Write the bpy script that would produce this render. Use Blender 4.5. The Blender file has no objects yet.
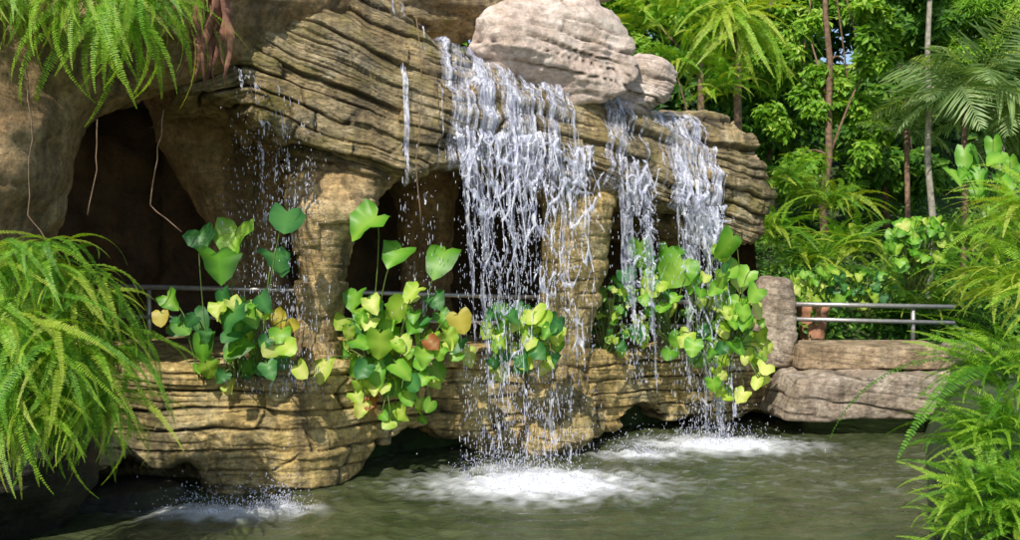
import bpy, bmesh, math, random
import numpy as np
from mathutils import Vector, Matrix
random.seed(7); rng = np.random.default_rng(7)
sc = bpy.context.scene; col = sc.collection
F = 900.; H = 2.2; CX = 510.; HY = 250.
R = math.radians
def at(px, py, Y): return Vector(((px-CX)/F*Y, Y, H-(py-HY)/F*Y))
def gz(py, Y): return H-(py-HY)/F*Y
# ---------------------------------------------------------------- noise
def hsh(ix, iy, iz, seed=0):
    n = (ix*73856093) ^ (iy*19349663) ^ (iz*83492791) ^ (seed*7919+13)
    n = n & 0xffffffff
    n = ((n ^ (n >> 16))*0x45d9f3b) & 0xffffffff
    n = ((n ^ (n >> 16))*0x45d9f3b) & 0xffffffff
    return (n ^ (n >> 16))/4294967296.0
def vn(p, seed=0):
    i = np.floor(p).astype(np.int64); f = p-i; f = f*f*(3-2*f)
    x, y, z = i[..., 0], i[..., 1], i[..., 2]; a, b, c = f[..., 0], f[..., 1], f[..., 2]
    o = 0
    for dx in (0, 1):
        for dy in (0, 1):
            for dz in (0, 1):
                w = (a if dx else 1-a)*(b if dy else 1-b)*(c if dz else 1-c)
                o = o+w*hsh(x+dx, y+dy, z+dz, seed)
    return o
def fbm(p, oct=4, seed=0):
    s = 0; a = .5; t = 0
    for k in range(oct):
        s = s+a*vn(p*(2.03**k), seed+k*17); t += a; a *= .5
    return s/t
def worley(x, y, seed=0):
    ix = np.floor(x).astype(np.int64); iy = np.floor(y).astype(np.int64)
    f1 = np.full(x.shape, 9.); f2 = np.full(x.shape, 9.)
    for dx in (-1, 0, 1):
        for dy in (-1, 0, 1):
            cx = ix+dx; cy = iy+dy; zz = np.zeros_like(cx)
            d = np.hypot(cx+hsh(cx, cy, zz, seed)-x, cy+hsh(cx, cy, zz+5, seed)-y)
            f2 = np.where(d < f1, f1, np.minimum(f2, d)); f1 = np.minimum(f1, d)
    return f1, f2
def P3(x, y, z): return np.stack(np.broadcast_arrays(x, y, z), -1).astype(float)
# ---------------------------------------------------------------- mesh helpers
def link(name, me, parent=None, mat=None):
    o = bpy.data.objects.new(name, me); col.objects.link(o)
    if mat and me and not me.materials: me.materials.append(mat)
    if parent:
        o.parent = parent; o.location = -parent.location
    return o
def tag(o, label=None, cat=None, group=None, kind=None):
    if label: o['label'] = label
    if cat: o['category'] = cat
    if group: o['group'] = group
    if kind: o['kind'] = kind
    return o
def empty(name, loc, label, cat, group=None):
    o = bpy.data.objects.new(name, None); col.objects.link(o); o.location = loc; o.empty_display_size = .1
    return tag(o, label, cat, group)
def npmesh(name, V, Fc, smooth=True, attrs=None):
    V = np.asarray(V, dtype=np.float32).reshape(-1, 3); Fc = np.asarray(Fc, dtype=np.int32)
    k = Fc.shape[1]; me = bpy.data.meshes.new(name)
    me.vertices.add(len(V)); me.vertices.foreach_set('co', V.ravel())
    me.loops.add(Fc.size); me.loops.foreach_set('vertex_index', Fc.ravel())
    me.polygons.add(len(Fc)); me.polygons.foreach_set('loop_start', np.arange(0, Fc.size, k, dtype=np.int32))
    me.update(calc_edges=True)
    me.polygons.foreach_set('use_smooth', np.full(len(Fc), smooth))
    for n, (dom, a) in (attrs or {}).items():
        t = me.attributes.new(n, 'FLOAT', dom); t.data.foreach_set('value', np.asarray(a, dtype=np.float32).ravel())
    me.update()
    return me
def gridfaces(n, m):
    i = np.arange(n*m).reshape(n, m)
    return np.stack([i[:-1, :-1], i[1:, :-1], i[1:, 1:], i[:-1, 1:]], -1).reshape(-1, 4)
def tube(pts, rads, seg=8):
    pts = [Vector(p) for p in pts]; V = []; Fc = []
    prev = None
    for i, p in enumerate(pts):
        t = (pts[min(i+1, len(pts)-1)]-pts[max(i-1, 0)]).normalized()
        a = prev if prev else (Vector((0, 0, 1)) if abs(t.z) < .9 else Vector((1, 0, 0)))
        s = t.cross(a).normalized(); u = s.cross(t).normalized(); prev = u
        for k in range(seg):
            an = 2*math.pi*k/seg
            V.append(p+rads[i]*(math.cos(an)*s+math.sin(an)*u))
    for i in range(len(pts)-1):
        for k in range(seg):
            a = i*seg+k; b = i*seg+(k+1) % seg
            Fc.append((a, b, b+seg, a+seg))
    Fc.append(tuple(range(seg))[::-1]); Fc.append(tuple(range((len(pts)-1)*seg, len(pts)*seg)))
    return V, Fc
def pymesh(name, V, Fc, smooth=True):
    me = bpy.data.meshes.new(name); me.from_pydata([tuple(v) for v in V], [], Fc); me.update()
    for p in me.polygons: p.use_smooth = smooth
    return me
def join(parts):
    V = []; Fc = []
    for v, f in parts:
        o = len(V); V += list(v); Fc += [tuple(i+o for i in q) for q in f]
    return V, Fc
def bez(a, b, c, n=8):
    a, b, c = Vector(a), Vector(b), Vector(c)
    return [(1-t)**2*a+2*t*(1-t)*b+t*t*c for t in [i/n for i in range(n+1)]]
# ---------------------------------------------------------------- materials
class NT:
    def __init__(s, name):
        s.m = bpy.data.materials.new(name); s.m.use_nodes = True; s.t = s.m.node_tree; s.t.nodes.clear()
        s.out = s.n('OutputMaterial')
    def n(s, ty, ins=None, **kw):
        x = s.t.nodes.new('ShaderNode'+ty)
        for k, v in kw.items(): setattr(x, k, v)
        for k, v in (ins or {}).items(): s.set(x, k, v)
        return x
    def set(s, x, k, v):
        if isinstance(v, bpy.types.NodeSocket): s.t.links.new(v, x.inputs[k])
        elif isinstance(v, bpy.types.Node): s.t.links.new(v.outputs[0], x.inputs[k])
        else: x.inputs[k].default_value = v
    def ramp(s, fac, stops):
        r = s.n('ValToRGB', {0: fac}); e = r.color_ramp.elements
        while len(e) < len(stops): e.new(.5)
        for i, (p, c) in enumerate(stops):
            e[i].position = p; e[i].color = (c if isinstance(c, tuple) else (c, c, c))+(1,)
        return r
    def mix(s, fac, a, b, bt='MIX'):
        x = s.n('MixRGB', blend_type=bt)
        for k, v in ((0, fac), (1, a), (2, b)):
            s.set(x, k, v+(1,) if isinstance(v, tuple) else v)
        return x
    def noise(s, vec, scale, detail=6, rough=.6, dist=0.):
        return s.n('TexNoise', {'Vector': vec, 'Scale': scale, 'Detail': detail, 'Roughness': rough, 'Distortion': dist})
    def map(s, vec, scale): return s.n('Mapping', {'Vector': vec, 'Scale': scale})
def rock_mat(name, dark, mid, light, moss=(.05, .07, .015), mossf=.3, stain=.5, rough=.75, strata=.6, seam_shade=(.03, .021, .012), bump=.8, speck=.85, tint2=None):
    t = NT(name); g = t.n('TexCoord').outputs['Object']
    n1 = t.noise(g, 2.1, 10, .68, .5)
    c = t.ramp(n1, [(.30, dark), (.48, mid), (.66, light)])
    if tint2: c = t.mix(t.ramp(t.noise(g, .9, 5, .6, .8), [(.46, 0.), (.58, .65)]), c, t.mix(1., c, tint2, 'MULTIPLY'))
    st = t.noise(t.map(g, (2.4, 2.4, 10.)), 1.5, 8, .68, .9)
    c = t.mix(strata, c, t.mix(1., c, t.ramp(st, [(.34, .4), (.5, 1.), (.66, 1.4)]), 'MULTIPLY'))
    fine = t.noise(g, 17, 10, .75)
    c = t.mix(speck, c, t.mix(1., c, t.ramp(fine, [(.36, .4), (.5, 1.), (.64, 1.5)]), 'MULTIPLY'))
    sn = t.noise(t.map(g, (3.2, 3.2, .45)), 1., 5, .6, .3)
    sf = t.ramp(sn, [(.48, 0.), (.62, stain)])
    c = t.mix(sf, c, (.03, .024, .015))
    mn = t.noise(g, 2.7, 9, .72)
    mf = t.ramp(mn, [(.5, 0.), (.62, mossf)])
    c = t.mix(mf, c, moss)
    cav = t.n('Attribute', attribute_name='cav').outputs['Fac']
    c = t.mix(t.ramp(cav, [(.08, 0.), (.8, .9)]), c, seam_shade)  # dark seams plus AO-like crevice shade, painted into the rock colour
    b1 = t.n('Bump', {'Strength': bump, 'Distance': .05, 'Height': fine})
    b2 = t.n('Bump', {'Strength': bump*min(1, strata+.3), 'Distance': .08, 'Height': st, 'Normal': b1})
    p = t.n('BsdfPrincipled', {'Base Color': c, 'Roughness': rough, 'Normal': b2})
    t.set(t.out, 0, p); return t.m
def leaf_mat(name, stops, trans=.4, rough=.45, rnd=.35, spec=.35):
    t = NT(name)
    a = t.n('Attribute', attribute_name='tint').outputs['Fac']
    o = t.n('ObjectInfo').outputs['Random']
    m = t.n('Math', {0: o, 1: rnd, 2: a}, operation='MULTIPLY_ADD')
    m = t.n('Math', {0: m, 1: rnd*.5}, operation='SUBTRACT')
    c = t.ramp(m, stops)
    p = t.n('BsdfPrincipled', {'Base Color': c, 'Roughness': rough, 'Specular IOR Level': spec})
    tc = t.mix(1., c, (1.7, 1.6, .5), 'MULTIPLY')
    tr = t.n('BsdfTranslucent', {'Color': tc})
    mx = t.n('MixShader', {0: trans, 1: p, 2: tr})
    t.set(t.out, 0, mx); return t.m
def plain(name, c, rough=.5, metal=0., var=.3, scale=20):
    t = NT(name); g = t.n('TexCoord').outputs['Object']; n = t.noise(g, scale, 5, .6)
    lo = tuple(x*(1-var) for x in c); hi = tuple(min(1, x*(1+var)) for x in c)
    b = t.n('Bump', {'Strength': .3, 'Distance': .01, 'Height': n})
    t.set(t.out, 0, t.n('BsdfPrincipled', {'Base Color': t.ramp(n, [(.35, lo), (.65, hi)]), 'Roughness': rough, 'Metallic': metal, 'Normal': b})); return t.m
def fall_mat(name, transp):
    t = NT(name); g = t.n('TexCoord').outputs['Object']; n = t.noise(t.map(g, (12, 12, 3)), 3., 5, .65)
    b = t.n('Bump', {'Strength': .9, 'Distance': .03, 'Height': n})
    p = t.n('BsdfPrincipled', {'Base Color': t.ramp(n, [(.38, (.48, .51, .78)), (.58, (.90, .92, .99))]), 'Roughness': .15, 'Normal': b, 'Specular IOR Level': .8})
    f = t.n('Math', {0: t.ramp(n, [(.36, 1.0), (.62, .45)]), 1: transp*1.25}, operation='MULTIPLY', use_clamp=True)
    mx = t.n('MixShader', {0: f, 1: p, 2: t.n('BsdfTransparent')})
    t.set(t.out, 0, mx); return t.m
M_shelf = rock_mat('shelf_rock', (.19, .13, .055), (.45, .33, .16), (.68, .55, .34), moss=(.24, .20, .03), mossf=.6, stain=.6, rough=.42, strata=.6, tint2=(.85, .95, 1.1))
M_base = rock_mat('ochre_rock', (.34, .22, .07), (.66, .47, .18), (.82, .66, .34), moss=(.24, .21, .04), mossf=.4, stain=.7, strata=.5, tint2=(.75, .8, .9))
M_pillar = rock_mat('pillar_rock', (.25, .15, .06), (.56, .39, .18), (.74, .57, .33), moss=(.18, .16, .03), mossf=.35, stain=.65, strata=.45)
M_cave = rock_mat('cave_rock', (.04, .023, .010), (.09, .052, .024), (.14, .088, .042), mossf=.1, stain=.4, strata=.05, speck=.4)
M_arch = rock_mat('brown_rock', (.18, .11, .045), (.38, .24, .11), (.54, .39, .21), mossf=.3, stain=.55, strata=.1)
M_pink = rock_mat('pale_boulder', (.50, .37, .30), (.72, .58, .49), (.83, .73, .65), moss=(.42, .31, .20), mossf=.4, stain=.15, strata=.12, speck=.55, seam_shade=(.14, .09, .06), bump=.7)
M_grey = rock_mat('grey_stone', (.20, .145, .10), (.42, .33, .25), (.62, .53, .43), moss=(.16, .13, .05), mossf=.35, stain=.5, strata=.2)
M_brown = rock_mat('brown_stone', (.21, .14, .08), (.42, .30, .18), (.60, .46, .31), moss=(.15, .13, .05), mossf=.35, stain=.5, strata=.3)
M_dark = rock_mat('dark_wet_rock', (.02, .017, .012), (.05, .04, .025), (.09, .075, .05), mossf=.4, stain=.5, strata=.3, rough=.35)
G0 = [(.0, (.02, .06, .008)), (.5, (.085, .23, .025)), (1., (.28, .46, .06))]
L_fern = leaf_mat('fern_leaf', [(0., (.07, .19, .01)), (.5, (.24, .46, .03)), (1., (.48, .64, .08))])
L_fernY = leaf_mat('yellow_fern_leaf', [(0., (.13, .22, .015)), (.5, (.37, .50, .05)), (1., (.60, .64, .12))])
L_fernD = leaf_mat('deep_fern_leaf', [(0., (.03, .11, .008)), (.5, (.11, .30, .02)), (1., (.26, .48, .05))])
L_tree = leaf_mat('tree_leaf', G0, rnd=0)
L_treeB = leaf_mat('bright_tree_leaf', [(0., (.05, .13, .008)), (.5, (.19, .40, .03)), (1., (.50, .64, .11))], rnd=0)
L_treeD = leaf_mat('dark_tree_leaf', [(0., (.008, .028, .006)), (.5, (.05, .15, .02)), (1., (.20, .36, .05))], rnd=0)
L_palm = leaf_mat('palm_leaf', [(0., (.09, .17, .05)), (.5, (.25, .38, .15)), (1., (.46, .55, .28))])
HL = {'g': leaf_mat('heart_leaf_green', [(0., (.03, .12, .006)), (.5, (.13, .36, .025)), (1., (.32, .55, .07))], rnd=.6, spec=.5),
      'd': leaf_mat('heart_leaf_dark', [(0., (.01, .06, .015)), (.5, (.045, .19, .045)), (1., (.11, .31, .07))], rnd=.4, spec=.5),
      'y': leaf_mat('heart_leaf_lime', [(0., (.16, .34, .02)), (.5, (.38, .55, .06)), (1., (.70, .74, .24))], rnd=.7),
      'o': leaf_mat('heart_leaf_yellow', [(0., (.34, .30, .03)), (.5, (.58, .48, .08)), (1., (.66, .60, .16))], rnd=.5),
      'r': leaf_mat('heart_leaf_red', [(0., (.14, .05, .01)), (.5, (.35, .12, .04)), (1., (.45, .28, .08))], rnd=.4)}
M_stem = plain('stem_green', (.10, .16, .03), .5); M_bark = plain('bark_brown', (.18, .11, .07), .85, var=.5, scale=14)
M_barkG = plain('bark_grey', (.30, .27, .22), .85, var=.4, scale=12); M_steel = plain('rail_steel', (.45, .43, .42), .35, .6, .15)
M_dead = plain('dried_frond', (.22, .10, .06), .8, var=.5, scale=9); M_clay = plain('clay_pot', (.40, .19, .11), .8, var=.35, scale=9)
M_vine = plain('aerial_root', (.20, .13, .08), .8)
M_film = fall_mat('water_film', .76); M_sheet = fall_mat('sheet_water', .52); M_lace = fall_mat('falling_water', .5); M_drop = fall_mat('water_drop', .35)
# ---------------------------------------------------------------- rock surfaces
def strata(P, q, seed, a1=.2, th=.19, g1=.045, wv=1.):
    q2 = q+wv*(.22*(fbm(P*.9, 3, seed)-.5)+.04*np.sin(q*7+P[..., 0]*.7))+.07*(fbm(P*3.1, 3, seed+1)-.5)
    a = q2/th; i = np.floor(a); r = a-i
    sx = P[..., 0]*.9+P[..., 1]*.45
    z0_ = np.zeros_like(i).astype(np.int64)
    blk = hsh(np.floor(sx*1.15+7*hsh(i.astype(np.int64), z0_, z0_, seed)+.5*vn(P*2.5, seed+6)).astype(np.int64), i.astype(np.int64), z0_, seed)
    pr = .55*vn(P3(P[..., 0]*.9+i*5.3, P[..., 1]*.9, i*3.7), seed+3)+.45*blk
    gm = np.clip((vn(P*1.6, seed+5)-.2)*1.8, 0, 1)
    gr = np.exp(-(np.minimum(r, 1-r)/.055)**2)*gm
    b = q2/(th*.31)+vn(P*1.4, seed+9)*2.5; rb = b-np.floor(b)
    g2 = np.exp(-(np.minimum(rb, 1-rb)/.14)**2)*np.clip((vn(P*2.3, seed+15)-.35)*2.2, 0, 1)
    p2 = vn(P3(P[..., 0]*2.1, P[..., 1]*2.1, np.floor(b)*3.1), seed+11)
    w1, w2 = worley(sx*.9+.35*vn(P*2.5, seed), P[..., 2]*.5+i*.37, seed+2)
    cr = np.exp(-((w2-w1)/.022)**2)*np.clip((vn(P*1.2, seed+19)-.3)*2, 0, 1)
    rnd_ = (.5-np.abs(r-.5))
    d = (pr-.5)*a1-g1*gr-.014*g2+.045*(p2-.5)-.04*cr+.02*np.minimum(rnd_*3, .5)+.07*(fbm(P*3.6, 5, seed+50)-.5)
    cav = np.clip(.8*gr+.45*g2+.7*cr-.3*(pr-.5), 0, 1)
    return d, cav
def rocksurf(P, q, ref, seed=1, st=1., fb=.15, a1=.2, th=.19, g1=.045, wrap=False, wv=1.):
    dP0 = np.gradient(P, axis=0); dP1 = np.gradient(P, axis=1)
    N = np.cross(dP0, dP1); L = np.linalg.norm(N, axis=-1, keepdims=True); N = N/np.maximum(L, 1e-9)
    if (N*ref).sum() < 0: N = -N
    if wrap: m = N[:, 0]+N[:, -1]; m /= np.maximum(np.linalg.norm(m, axis=-1, keepdims=True), 1e-9); N[:, 0] = m; N[:, -1] = m
    d, cav = strata(P, q, seed, a1, th, g1, wv)
    d = d*st+fb*2*(fbm(P*.9, 4, seed+30)-.5)+.06*(fbm(P*5, 5, seed+40)-.5)
    return P+N*d[..., None], N, np.clip(cav*min(1, st+.15), 0, 1)
def gridobj(name, P, cav, mat, parent):
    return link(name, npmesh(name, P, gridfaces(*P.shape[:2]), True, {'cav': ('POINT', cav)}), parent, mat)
NV = np.array([.46, -.888, 0.])
def ip(x, k): return np.interp(x, [a for a, b in k], [b for a, b in k])
def smoothk(x, k, w=14):
    return (ip(x-w, k)+2*ip(x, k)+ip(x+w, k))/4
LIPY = [(150, 8.3), (300, 8.45), (440, 8.8), (560, 9.6), (720, 10.7), (790, 11.3)]
STOP = [(180, 20), (240, -30), (370, -40), (420, -8), (460, 34), (510, 60), (560, 78), (620, 96), (690, 108), (745, 106), (770, 125), (792, 150)]
SBOT = [(180, 95), (240, 102), (300, 150), (380, 186), (430, 174), (480, 164), (560, 176), (640, 196), (690, 216), (725, 248), (755, 252), (775, 240), (792, 222)]
PROF = [(0, -3., -.15), (.15, -1.2, -.04), (.26, -.5, 0), (.36, -.26, .1), (.5, -.1, .36), (.62, 0, .62), (.72, 0, .85), (.79, -.07, .98), (.84, -.45, 1.), (.9, -1.2, .97), (1., -3., .9)]
def shelf(pxs, vs):
    px, v = np.meshgrid(pxs, vs, indexing='ij')
    Y = smoothk(px, LIPY); X = (px-CX)/F*Y
    zt = H-(smoothk(px, STOP)-HY)/F*Y; zb = H-(smoothk(px, SBOT)-HY)/F*Y
    u = (ip(v-.015, [(a, b) for a, b, c in PROF])+ip(v+.015, [(a, b) for a, b, c in PROF]))/2
    f = (ip(v-.015, [(a, c) for a, b, c in PROF])+ip(v+.015, [(a, c) for a, b, c in PROF]))/2
    w = np.sqrt(np.clip((790-px)/22, 0.0, 1)); f = .55+(f-.55)*w; u = u-(1-w)*.35
    z = zt*(1-f)+zb*f
    P = P3(X+u*NV[0], Y+u*NV[1], z); q = (z-.5*(zt+zb))+.035*px/60
    ref = P-np.stack([X-1.*NV[0], Y-1.*NV[1], (zt+zb)/2], -1)
    return rocksurf(P, q, ref, 4, fb=.09, th=.135, g1=.05, a1=.22)
root = empty('rock_grotto', (-.2, 9.8, 0), 'layered brown and ochre artificial rock grotto with pillars and dark cave behind the waterfalls', 'rock grotto')
P, N_, cav = shelf(np.linspace(180, 790, 700), np.concatenate([np.linspace(0, .25, 50), np.linspace(.255, .85, 290), np.linspace(.86, 1, 30)]))
tag(gridobj('overhanging_shelf', P, cav, M_shelf, root), 'stratified mossy shelf the water pours over')
# base ledge
BY = [(-60, 7.4), (100, 7.85), (220, 8.1), (310, 8.25), (345, 8.5), (370, 8.85), (440, 9.45), (520, 9.85), (590, 10.15), (650, 10.75), (740, 11.35), (800, 11.8)]
BT = [(-60, 375), (150, 366), (310, 362), (440, 355), (740, 350), (800, 350)]
BZ = [(-60, .3), (120, .33), (205, .25), (222, -.15), (335, -.15), (362, -.05), (374, .33), (430, .36), (470, .15), (500, -.1), (590, -.1), (603, .2), (650, .3), (690, .12), (720, .05), (800, .1)]
BP = [(0, -3.2, 0), (.28, -.30, 0), (.36, -.04, .01), (.40, .02, .06), (.6, .03, .5), (.78, .02, .94), (.8, -.03, .99), (.86, -.3, 1.), (.92, -.75, .97)]
def base(pxs, vs):
    px, v = np.meshgrid(pxs, vs, indexing='ij')
    Y = smoothk(px, BY, 8); X = (px-CX)/F*Y; zt = H-(ip(px, BT)-HY)/F*Y; zb = ip(px, BZ)+.06*np.sin(px*.11)
    u = ip(v, [(a, b) for a, b, c in BP]+[(1., -.85)]); f = ip(v, [(a, c) for a, b, c in BP]+[(1., .97)])
    z = zt*(1-f)+zb*f; z = np.where(v > .92, z*(1-(v-.92)/.08)+(-.7)*(v-.92)/.08, z)
    P = P3(X+u*NV[0], Y+u*NV[1], z); ref = P-np.stack([X-1.2*NV[0], Y-1.2*NV[1], (zt+zb)/2], -1)
    return rocksurf(P, z+.03*px/60, ref, 9, .9, .04, .17, .17, .05, wv=.35)
P, N_, cav = base(np.linspace(-60, 800, 860), np.concatenate([np.linspace(0, .27, 40), np.linspace(.275, 1, 230)]))
tag(gridobj('pool_ledge', P, cav, M_base, root), 'ochre stratified ledge standing over the pool')
def pillar(name, rows, Y, label, mat, seed, st=.5, fb=.12, ry=.4, back=0., bh=1.3):
    n = 220; zs = np.linspace(gz(rows[0][0], Y), gz(rows[-1][0], Y), n)
    rz = [gz(a, Y) for a, b, c in rows][::-1]
    L = np.interp(zs, rz, [b for a, b, c in rows][::-1]); Rr = np.interp(zs, rz, [c for a, b, c in rows][::-1])
    k = np.ones(15)/15
    L = np.convolve(np.pad(L, 7, 'edge'), k, 'valid'); Rr = np.convolve(np.pad(Rr, 7, 'edge'), k, 'valid')
    th = np.linspace(0, 2*np.pi, 150); cyy = Y+back*np.clip((zs-(zs.max()-bh))/bh, 0, 1)
    cx = ((L+Rr)/2-CX)/F*Y; rx = (Rr-L)/2/F*Y
    X = cx[:, None]+rx[:, None]*np.cos(th); YY = cyy[:, None]+np.minimum(rx, ry)[:, None]*.95*np.sin(th); Z = np.repeat(zs[:, None], 150, 1)
    P = P3(X, YY, Z); ref = P-np.stack([np.repeat(cx[:, None], 150, 1), np.repeat(cyy[:, None], 150, 1), Z], -1)
    P, N, cav = rocksurf(P, Z, ref, seed, st, fb, wrap=True)
    return tag(gridobj(name, P, cav, mat, root), label)
pillar('rock_pillar', [(85, 265, 410), (120, 266, 412), (150, 270, 402), (180, 281, 386), (215, 292, 364), (260, 299, 348), (330, 300, 338), (385, 290, 346), (420, 285, 350)], 8.74, 'flaring tan pillar behind the left water drips', M_pillar, 21, .5, .10, .36, 1.0, 1.25)
pillar('rock_pillar', [(110, 520, 640), (150, 525, 640), (180, 532, 626), (210, 546, 612), (290, 546, 600), (350, 542, 590), (400, 530, 594), (430, 520, 600)], 10.15, 'mossy yellow pillar under the middle of the shelf', M_base, 25, .4, .12, .4, 1.0, 1.2)
pillar('back_pillar', [(60, 130, 260), (110, 150, 275), (170, 185, 285), (230, 215, 290), (300, 230, 290), (380, 225, 300)], 10.3, 'dim brown inner rock behind the veil of drops', M_arch, 27, .15, .25, .6)
pillar('back_pillar', [(120, 380, 470), (200, 395, 455), (260, 400, 450), (320, 395, 455), (370, 390, 460)], 11.3, 'dim inner pillar at the back of the cave', M_arch, 28, .2, .2)
# cave wall
pth = np.array([(-7.5, 6.2), (-6.2, 9.2), (-4.4, 11.3), (-1.5, 12.2), (1.2, 13.2), (2.6, 13.3), (3.15, 12.8), (3.25, 11.9)])
d = np.r_[0, np.cumsum(np.linalg.norm(np.diff(pth, axis=0), axis=1))]; s = np.linspace(0, d[-1], 260)
cxs = np.interp(s, d, pth[:, 0]); cys = np.interp(s, d, pth[:, 1])
top = np.interp(s/d[-1], [0, .3, .6, 1], [5.4, 5.2, 4.0, 3.3]); tz = np.linspace(0, 1, 120); ZZ = .6+(top[:, None]-.6)*tz[None]
P = P3(cxs[:, None]+0*ZZ, cys[:, None]+0*ZZ, ZZ)
P, N_, cav = rocksurf(P, P[..., 2], np.array([0, -1., 0])+0*P, 31, .12, .35)
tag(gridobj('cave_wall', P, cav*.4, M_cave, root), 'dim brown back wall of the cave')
# roof slab added behind the arch and shelf to block sun from the cave
uu_ = np.linspace(-8.2, -1.4, 110); tt_ = np.linspace(0, 1, 90); U_, T_ = np.meshgrid(uu_, tt_, indexing='ij')
V0 = 7.8+np.clip(U_+5, 0, 9)*.62; V_ = V0+(13.2-V0)*T_
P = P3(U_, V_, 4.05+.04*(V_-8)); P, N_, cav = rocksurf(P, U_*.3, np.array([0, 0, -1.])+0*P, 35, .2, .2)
gridobj('sun_blocking_roof', P, cav*.4, M_cave, root)
# ---------------------------------------------------------------- boulders
_ico = {}
def ico(n):
    if n not in _ico:
        bm = bmesh.new(); bmesh.ops.create_icosphere(bm, subdivisions=n, radius=1)
        _ico[n] = (np.array([v.co[:] for v in bm.verts]), np.array([[v.index for v in f.verts] for f in bm.faces])); bm.free()
    return _ico[n]
def boulder(name, label, px0, py0, px1, py1, Y, dep, mat, seed, box=0, st=.4, cat='boulder', group=None, sub=6, fb=.1, kk=None):
    D, Fc = ico(sub); r2 = np.random.default_rng(seed)
    nn = r2.normal(size=(16, 3)); nn /= np.linalg.norm(nn, axis=1)[:, None]; dd = r2.uniform(.72, 1., 16)
    if box:
        ax = np.array([(1, 0, 0), (-1, 0, 0), (0, 1, 0), (0, -1, 0), (0, 0, 1), (0, 0, -1)])+r2.normal(0, .03, (6, 3))
        nn = np.r_[nn, ax]; dd = np.r_[dd+.45, np.full(6, .72)]
    dt = D@nn.T; rr = np.where(dt > .05, dd/np.maximum(dt, .05), 9.)
    kk = kk or (18 if box else 16)
    r = -np.log(np.exp(-kk*rr).sum(1)+math.exp(-kk*1.25))/kk
    Q = D*r[:, None]; Q /= np.abs(Q).max(0)
    hs = np.array([(px1-px0)/2/F*Y, dep/2, (py1-py0)/2/F*Y])
    c = np.array(at((px0+px1)/2, (py0+py1)/2, Y)); P = Q*hs*.98; W = P+c
    N = Q/hs; N /= np.linalg.norm(N, axis=1)[:, None]
    m = min(1., hs.min()*1.6)
    d, cav = strata(W, W[:, 2]+.15*W[:, 0], seed, .14, .16, .05)
    P = P+N*(m*(d*st+fb*2*(fbm(W*1.7, 4, seed)-.5)+.09*(fbm(W*6, 5, seed+3)-.5)))[:, None]
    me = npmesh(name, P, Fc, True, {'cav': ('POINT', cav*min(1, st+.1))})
    o = bpy.data.objects.new(name, me); col.objects.link(o); me.materials.append(mat); o.location = c
    tag(o, label, cat, group)
    return o
boulder('boulder', 'large pale pinkish boulder sitting on top above the main waterfall', 456, -4, 638, 112, 10.2, 1.6, M_pink, 305, st=.9, kk=24, fb=.16)
boulder('boulder', 'smaller pale boulder with jagged crest right of the large pinkish boulder', 588, 52, 676, 130, 10.6, .9, M_pink, 312, st=1., kk=24, fb=.16)
boulder('boulder', 'pale boulder at the top edge behind the large pinkish boulder', 495, -60, 630, 14, 11.4, 1.4, M_pink, 43, kk=12)
boulder('boulder', 'brown wet boulder beside the stream above the shelf at top left', 300, -160, 545, 62, 11.0, 1.8, M_shelf, 44, st=.9)
boulder('boulder', 'ochre rock jutting into the pool below the middle pillar', 515, 396, 600, 462, 9.85, .8, M_base, 46, st=.9)
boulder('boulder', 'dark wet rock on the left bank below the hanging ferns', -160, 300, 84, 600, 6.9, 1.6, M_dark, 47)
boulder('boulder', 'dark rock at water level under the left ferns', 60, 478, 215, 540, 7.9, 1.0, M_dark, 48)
boulder('stone_bench', 'long thick grey stone slab overhanging the pool at right', 768, 369, 1012, 417, 11.0, 1.1, M_grey, 51, box=1, st=.9, cat='stone slab', fb=.10)
boulder('stone_slab', 'flat brown stone slab lying on the long slab in front of the rails', 788, 343, 944, 367, 11.35, .8, M_brown, 52, box=1, st=.5, cat='stone slab', fb=.07, kk=16)
boulder('stone_block', 'squared grey stone block at right end of the long slab', 948, 342, 1012, 370, 11.3, .7, M_grey, 53, box=1, st=.4, cat='stone block', sub=5, fb=.06)
boulder('standing_stone', 'upright grey stone at the left end of the short railing', 753, 276, 792, 366, 11.5, .5, M_grey, 318, box=1, st=.7, cat='standing stone', sub=6, fb=.3, kk=6)
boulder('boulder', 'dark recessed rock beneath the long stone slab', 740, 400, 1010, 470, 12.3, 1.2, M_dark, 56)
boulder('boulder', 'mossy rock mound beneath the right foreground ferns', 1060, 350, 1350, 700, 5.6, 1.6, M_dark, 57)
# left arch
pp = [at(-110, 330, 7.0), at(-60, 190, 7.3), at(0, 70, 7.6), at(70, 25, 7.9), at(150, 0, 8.3), at(240, -15, 8.9), at(330, -20, 9.5)]
rd = [.95, .85, .74, .74, .80, .85, .8]
A = np.array([p[:] for p in pp]); tt = np.linspace(0, 6, 220); C = np.stack([np.interp(tt, range(7), A[:, k]) for k in range(3)], -1)
k = np.ones(31)/31; C = np.stack([np.convolve(np.pad(C[:, j], 15, 'edge'), k, 'valid') for j in range(3)], -1)
T = np.gradient(C, axis=0); T /= np.linalg.norm(T, axis=1)[:, None]; B = np.array([0, 1., 0]); S = np.cross(T, B); S /= np.linalg.norm(S, axis=1)[:, None]; U = np.cross(S, T)
rr = np.interp(tt, range(7), rd); th = np.linspace(0, 2*np.pi, 180)
P = C[:, None]+rr[:, None, None]*(np.cos(th)[None, :, None]*S[:, None]+np.sin(th)[None, :, None]*U[:, None])
P, N_, cav = rocksurf(P, P[..., 2], P-C[:, None], 61, .25, .3, wrap=True)
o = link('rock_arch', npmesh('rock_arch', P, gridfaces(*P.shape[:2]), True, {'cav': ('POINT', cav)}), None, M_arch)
tag(o, 'brown curved rock arch at top left framing the cave mouth under hanging ferns', 'rock arch')
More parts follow.
